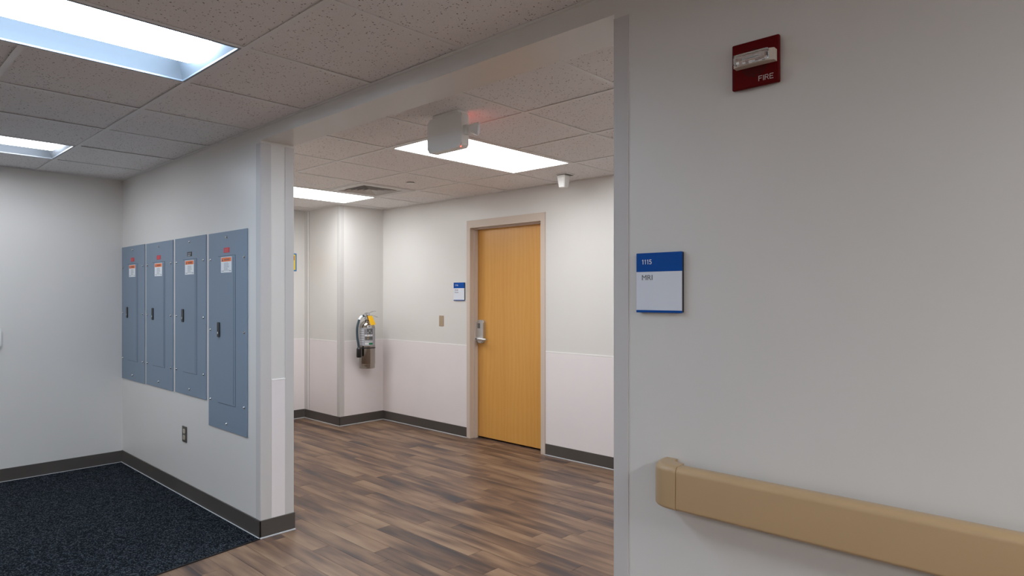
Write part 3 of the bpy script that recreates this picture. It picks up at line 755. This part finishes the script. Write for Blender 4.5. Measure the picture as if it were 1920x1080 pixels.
# ------------------------------------------------------------------ fire alarm strobe
fx0, fx1, fz0, fz1 = -0.776, -0.647, 1.978, 2.104
fa = thing('fire_alarm', 'dark red square fire alarm with clear strobe and white FIRE lettering', 'fire alarm', ((fx0 + fx1) / 2, YP, fz0))
finish(B(fx0 + 0.008, fx1 - 0.008, YP - 0.006, YP, fz0 + 0.008, fz1 - 0.008), 'back_box', M['firered'], fa)
yf = YP - 0.018
pl = finish(B(fx0, fx1, yf, YP - 0.005, fz0, fz1, bev=0.004, seg=3), 'face_plate', M['firered'], fa)
bm = bmesh.new(); cxg, czg = -0.712, 2.042
for i in range(-8, 9):
    for j in range(-8, 9):
        if i * i + j * j > 66: continue
        x, z = cxg + i * 0.0046, czg + j * 0.0046
        box(bm, x - 0.0012, x + 0.0012, yf - 0.0003, yf + 0.0002, z - 0.0012, z + 0.0012)
gr = finish(bm, 'grille_holes', M['dark'], fa); gr['kind'] = 'stuff'
bm = bmesh.new(); lw = 0.00155; lh = 0.0125; z0l = 1.9905
def stroke(x0, z0, x1, z1):
    d = Vector((x1 - x0, 0, z1 - z0)); n_ = Vector((-d.z, 0, d.x)).normalized() * lw / 2; e_ = d.normalized() * lw / 2
    a_, b2 = Vector((x0, 0, z0)) - e_, Vector((x1, 0, z1)) + e_
    prism(bm, [(q.x, q.z) for q in (a_ - n_, b2 - n_, b2 + n_, a_ + n_)], 'Y', yf - 0.0005, yf + 0.0001)
xl = -0.7005; zt2 = z0l + lh; zm = z0l + lh * 0.52
for st in ((0, 0, 0, 1), (0, 1, .0082, 1), (0, .52, .0068, .52), (.0125, 0, .0125, 1), (.0168, 0, .0168, 1), (.0168, 1, .0232, 1), (.0168, .5, .0232, .5), (.0232, 1, .0252, .86), (.0252, .86, .0252, .64), (.0252, .64, .0232, .5), (.0218, .5, .0256, 0), (.0298, 0, .0298, 1), (.0298, 1, .0382, 1), (.0298, .52, .0368, .52), (.0298, 0, .0382, 0)):
    stroke(xl + st[0], z0l + st[1] * lh, xl + st[2], z0l + st[3] * lh)
finish(bm, 'lettering', M['firewhite'], fa)
# strobe: cream housing, chamfered in plan, clear lens and bright reflector inside
zc0, zc1 = 2.032, 2.063
hx0, hx1 = -0.762, -0.652
bm = bmesh.new(); yb, yo = yf - 0.0002, yf - 0.036
prism(bm, [(hx0, yb), (hx1, yb), (hx1, yf - 0.020), (hx1 - 0.014, yo + 0.010), (hx0 + 0.014, yo + 0.010), (hx0, yf - 0.020)], 'Z', zc0, zc1)
ho = finish(bm, 'strobe_housing', M['cream'], fa)
bm = bmesh.new()   # faceted reflector bowl strips
nseg = 10
for i in range(nseg):
    xa = hx0 + 0.012 + (hx1 - hx0 - 0.024) * i / nseg; xb = hx0 + 0.012 + (hx1 - hx0 - 0.024) * (i + 1) / nseg
    d = 0.0015 + 0.004 * abs(math.sin(i * 1.7)); e = 0.0015 + 0.004 * abs(math.cos(i * 2.1))
    prism(bm, [(yo + 0.010, zc0 + 0.004), (yo + 0.0098 - d, (zc0 + zc1) / 2 - 0.004), (yo + 0.0098 - e, (zc0 + zc1) / 2 + 0.004), (yo + 0.010, zc1 - 0.004)], 'X', xa, xb)
finish(bm, 'reflector', M['mirror'], ho)
bm = bmesh.new(); box(bm, hx0 + 0.006, hx1 - 0.010, yo - 0.003, yo + 0.0098, zc0 + 0.002, zc1 - 0.001, bev=0.003); finish(bm, 'clear_lens', M['clear'], fa)
bm = bmesh.new(); tube(bm, [((hx0 + hx1) / 2 - 0.02, yo + 0.0025, (zc0 + zc1) / 2), ((hx0 + hx1) / 2 + 0.02, yo + 0.0025, (zc0 + zc1) / 2)], 0.0016, 8); finish(bm, 'flash_tube', M['signtext'], ho)

# ------------------------------------------------------------------ handrail
rx0 = -0.911; yr = YP - 0.088
hr = thing('handrail', 'tan vinyl handrail along the grey wall at lower right', 'handrail', (0.8, YP, 0.80))
zb_, zt_ = 0.802, 0.926
def prof(off=0.0):
    y0, y1 = yr - off, yr + 0.050 + off; r = 0.019 + off; out = []
    for cy_, cz_, a in ((y0 + r, zt_ + off - r, 90), (y0 + r, zb_ - off + 0.009, 180)):
        rr = r if a == 90 else 0.009 + off * 0
        cy2 = y0 + rr; cz2 = (zt_ + off - rr) if a == 90 else (zb_ - off + rr)
        for k in range(8):
            q = math.radians(a + 90 * k / 7); out.append((cy2 + rr * math.cos(q), cz2 + rr * math.sin(q)))
    out += [(y1 - 0.008, zb_ - off), (y1 - 0.008, zb_ + 0.012), (y1 - 0.020, zb_ + 0.030), (y1 - 0.020, zt_ - 0.04), (y1, zt_ - 0.025), (y1, zt_ + off - 0.010), (y1 - 0.006, zt_ + off - 0.003), (y1 - 0.014, zt_ + off)]
    return out
bm = bmesh.new(); prism(bm, prof(), 'X', rx0 + 0.0012, XR - 0.05); finish(bm, 'rail_cover', M['rail'], hr, smooth=True)
bm = bmesh.new(); prism(bm, [(p_[0] * 1.0 + 0.0015, p_[1] - 0.001 if p_[1] > 0.86 else p_[1] + 0.001) for p_ in prof()], 'X', rx0 - 0.001, rx0 + 0.003); finish(bm, 'seam', M['plate'], hr)
# end cap: front profile swept through a quarter turn back to the wall
bm = bmesh.new(); R = 0.088; n = 12; rings = []
pf_ = [p_ for p_ in prof(0.0012)]
front = [(yr - 0.0012, z) for z in ()]
sec = []
r1, r2 = 0.019, 0.010
for k in range(8):
    q = math.radians(90 * k / 7); sec.append((r1 - r1 * math.cos(math.radians(90) - q) , zt_ + 0.001 - r1 + r1 * math.sin(math.radians(90) - q) if False else zt_ + 0.001 - r1 + r1 * math.cos(q)))
sec = [(0.052, zt_ + 0.001)] + [(r1 - r1 * math.sin(math.radians(90 * k / 7)), zt_ + 0.001 - r1 + r1 * math.cos(math.radians(90 * k / 7))) for k in range(8)] \
    + [(r2 - r2 * math.cos(math.radians(90 * k / 7)), zb_ - 0.001 + r2 - r2 * math.sin(math.radians(90 * k / 7))) for k in range(8)] + [(0.052, zb_ - 0.001)]
cx_, cy_ = rx0, YP - 0.0005          # centre of the turn on the wall line
for i in range(n + 1):
    a = math.radians(90 * i / n); ring_ = []
    for d, z in sec:
        # superellipse path for a flatter front and a tight side
        ca, sa = math.cos(a), math.sin(a); e_ = 0.72
        rx, ry = 0.092 - d, 0.0892 - d
        ring_.append(bm.verts.new((cx_ - rx * (sa ** e_ if sa > 0 else 0), cy_ - ry * (ca ** e_ if ca > 1e-9 else 0), z)))
    rings.append(ring_)
for a, b in zip(rings, rings[1:]):
    for k in range(len(sec) - 1): bm.faces.new((a[k], a[k + 1], b[k + 1], b[k]))
    bm.faces.new((a[-1], a[0], b[0], b[-1]))
bm.faces.new(rings[0]); bm.faces.new(rings[-1]); finish(bm, 'end_cap', M['rail'], hr, smooth=True)
for x in (-0.6, 0.3, 1.2, 2.1):
    finish(B(x - 0.04, x + 0.04, YP - 0.052, YP, 0.835, 0.890), 'bracket', M['rail'], hr)

# ------------------------------------------------------------------ fire extinguisher
qx, qy = -5.995, 4.086
fe = thing('fire_extinguisher', 'polished steel fire extinguisher with yellow tag and black hose on the column side', 'fire extinguisher', (qx, qy, 0.617))
R0 = 0.086
bm = bmesh.new()
lathe(bm, [(0.0, 0.622), (0.070, 0.622), (0.078, 0.617), (0.0835, 0.620), (0.0835, 0.660), (0.0845, 0.664), (0.0835, 0.668), (R0, 0.674), (R0, 1.058), (R0 - 0.003, 1.078), (R0 - 0.012, 1.100), (0.055, 1.124), (0.030, 1.138), (0.021, 1.143), (0.021, 1.150), (0.0, 1.150)], qx, qy, 56)
cy = finish(bm, 'cylinder', M['steel'], fe, smooth=True)
bm = bmesh.new(); lathe(bm, [(0.018, 1.150), (0.030, 1.151), (0.030, 1.168), (0.022, 1.172), (0.024, 1.196), (0.030, 1.200), (0.028, 1.218), (0.016, 1.226), (0.0, 1.227)], qx, qy, 28)
cyl(bm, (qx, qy, 1.186), (0.1, -1, 0.12), 0.013, 0.012, 0.050, 18)
finish(bm, 'valve', M['chrome'], fe, smooth=True)
bm = bmesh.new()   # upper squeeze lever, curved blade
def blade(bm, pts, w, th):
    pts = spline(pts, 6); rows = []
    for p_ in pts: rows.append([bm.verts.new(p_ + Vector((w, 0, 0)) * s + Vector((0, 0, th)) * u) for s, u in ((-1, 0), (1, 0), (1, 1), (-1, 1))])
    for a, b in zip(rows, rows[1:]):
        for k in range(4): bm.faces.new((a[k], a[(k + 1) % 4], b[(k + 1) % 4], b[k]))
    bm.faces.new(rows[0]); bm.faces.new(rows[-1]); return bm
blade(bm, [(qx, qy - 0.01, 1.212), (qx, qy + 0.035, 1.222), (qx, qy + 0.075, 1.236), (qx, qy + 0.110, 1.238)], 0.012, 0.004); finish(bm, 'squeeze_lever', M['chrome'], fe)
bm = blade(bmesh.new(), [(qx, qy + 0.005, 1.190), (qx, qy + 0.045, 1.192), (qx, qy + 0.090, 1.184), (qx, qy + 0.132, 1.168)], 0.013, 0.005); finish(bm, 'carry_handle', M['chrome'], fe)
# camera-facing direction for labels
ca0 = math.atan2(-qy, -qx)
def patch(name, m, a0, a1, z0, z1, r, parent):
    """curved sheet on the cylinder; angles in degrees to the right of the side facing the room"""
    bm = bmesh.new(); n = max(2, int(abs(a1 - a0) / 6)); rows = []
    for i in range(n + 1):
        a = ca0 + math.radians(a0 + (a1 - a0) * i / n)
        rows.append([bm.verts.new((qx + rr * math.cos(a), qy + rr * math.sin(a), z)) for rr, z in ((r, z0), (r, z1), (r - 0.0006, z1), (r - 0.0006, z0))])
    for a, b in zip(rows, rows[1:]):
        for k in range(4): bm.faces.new((a[k], a[(k + 1) % 4], b[(k + 1) % 4], b[k]))
    bm.faces.new(rows[0]); bm.faces.new(rows[-1]); return finish(bm, name, m, parent, smooth=True)
lb = patch('label', M['lab_g'], -72, 72, 0.866, 1.062, R0 + 0.0008, fe)
patch('instruction_panel', M['lab_d'], -16, 42, 0.930, 0.968, R0 + 0.0014, lb)
patch('picture_panel', M['lab_d'], -4, 42, 0.992, 1.052, R0 + 0.0014, lb)
for k in range(3): patch('icon_block', M['black'], -17, -10, 0.994 + k * 0.019, 1.006 + k * 0.019, R0 + 0.0016, lb)
for k in range(3): patch('pictogram', M['lab_w'], -16 + k * 20, 1 + k * 20, 0.970, 0.988, R0 + 0.0016, lb)
for k in range(3): patch('figure', M['lab_g'], 2 + k * 13, 10 + k * 12, 1.0 + (k % 2) * 0.02, 1.018 + (k % 2) * 0.02, R0 + 0.0018, lb)
patch('caution_mark', M['yellow'], 3, 9, 0.944, 0.950, R0 + 0.0018, lb)
patch('caution_mark', M['yellow'], 3, 9, 0.964, 0.969, R0 + 0.0018, lb)
patch('white_strip', M['lab_w'], -16, 42, 0.907, 0.913, R0 + 0.0016, lb)
patch('class_letter_strip', M['lab_w'], -16, 12, 0.880, 0.898, R0 + 0.0016, lb)
patch('green_strip', M['green'], 12, 42, 0.880, 0.898, R0 + 0.0016, lb)
for k in range(7): patch('text_block', M['paper'], -60, -24, 0.885 + k * 0.025, 0.889 + k * 0.025, R0 + 0.0014, lb)
bd = patch('badge', M['lab_w'], 0, 32, 1.064, 1.088, R0 + 0.0006, fe); patch('badge_mark', M['lab_d'], 8, 24, 1.071, 1.081, R0 + 0.0012, bd)
bm = bmesh.new(); lathe(bm, [(R0 + 0.0003, 0.836), (R0 + 0.0035, 0.837), (R0 + 0.0035, 0.848), (R0 + 0.0003, 0.849)], qx, qy, 48); finish(bm, 'strap', M['black'], fe)
# hose and nozzle on the near-left side
hp = spline([(qx + 0.005, qy - 0.048, 1.192), (qx + 0.01, qy - 0.085, 1.178), (qx + 0.015, qy - 0.118, 1.135), (qx + 0.02, qy - 0.140, 1.06), (qx + 0.025, qy - 0.142, 0.97), (qx + 0.03, qy - 0.134, 0.90), (qx + 0.032, qy - 0.127, 0.853)], 8)
finish(tube(bmesh.new(), hp, 0.0125, 14), 'hose', M['hose'], fe, smooth=True)
finish(tube(bmesh.new(), hp[5:15], 0.0138, 14), 'hose_band', M['paper'], fe, smooth=True)
nx_, ny_ = qx + 0.032, qy - 0.125
bm = bmesh.new(); lathe(bm, [(0.0, 0.856), (0.014, 0.856), (0.019, 0.846), (0.026, 0.838), (0.027, 0.752), (0.022, 0.744), (0.0, 0.744)], nx_, ny_, 24); finish(bm, 'nozzle', M['black'], fe, smooth=True)
finish(B(nx_ - 0.012, nx_ + 0.012, ny_, qy - R0 + 0.004, 0.838, 0.852), 'nozzle_clip', M['black'], fe)
# inspection tag hanging from the neck
bm = bmesh.new(); v = [(-0.028, 0.0), (0.022, 0.004), (0.060, -0.092), (0.006, -0.100)]
off = Vector((0.035, -0.02, 1.196)); du = Vector((-fw.y * -1, -fw.x * -1, 0))
du = RV
A_ = [bm.verts.new(Vector((qx, qy, 0)) + Vector((0.05, -0.034, 0)) + du * (a + 0.035) + Vector((0.02 * (1 - b * 5) - 0.01, -0.01 * (1 - b * 5), 1.190 + b))) for a, b in v]
bm.faces.new(A_); r_ = bmesh.ops.extrude_face_region(bm, geom=bm.faces[:])
bmesh.ops.translate(bm, verts=[q for q in r_['geom'] if isinstance(q, bmesh.types.BMVert)], vec=(0.0012, -0.0008, 0)); finish(bm, 'inspection_tag', M['yellow'], fe)
finish(tube(bmesh.new(), spline([(qx + 0.026, qy + 0.004, 1.165), (qx + 0.055, qy + 0.004, 1.15), (qx + 0.066, qy + 0.01, 1.12), (qx + 0.074, qy + 0.022, 1.088)], 6), 0.006, 8), 'seal_band', M['brass'], fe)
finish(B(XE + WT * 0, qx - R0 + 0.006, qy - 0.03, qy + 0.03, 0.70, 1.12), 'wall_bracket', M['satin'], fe)
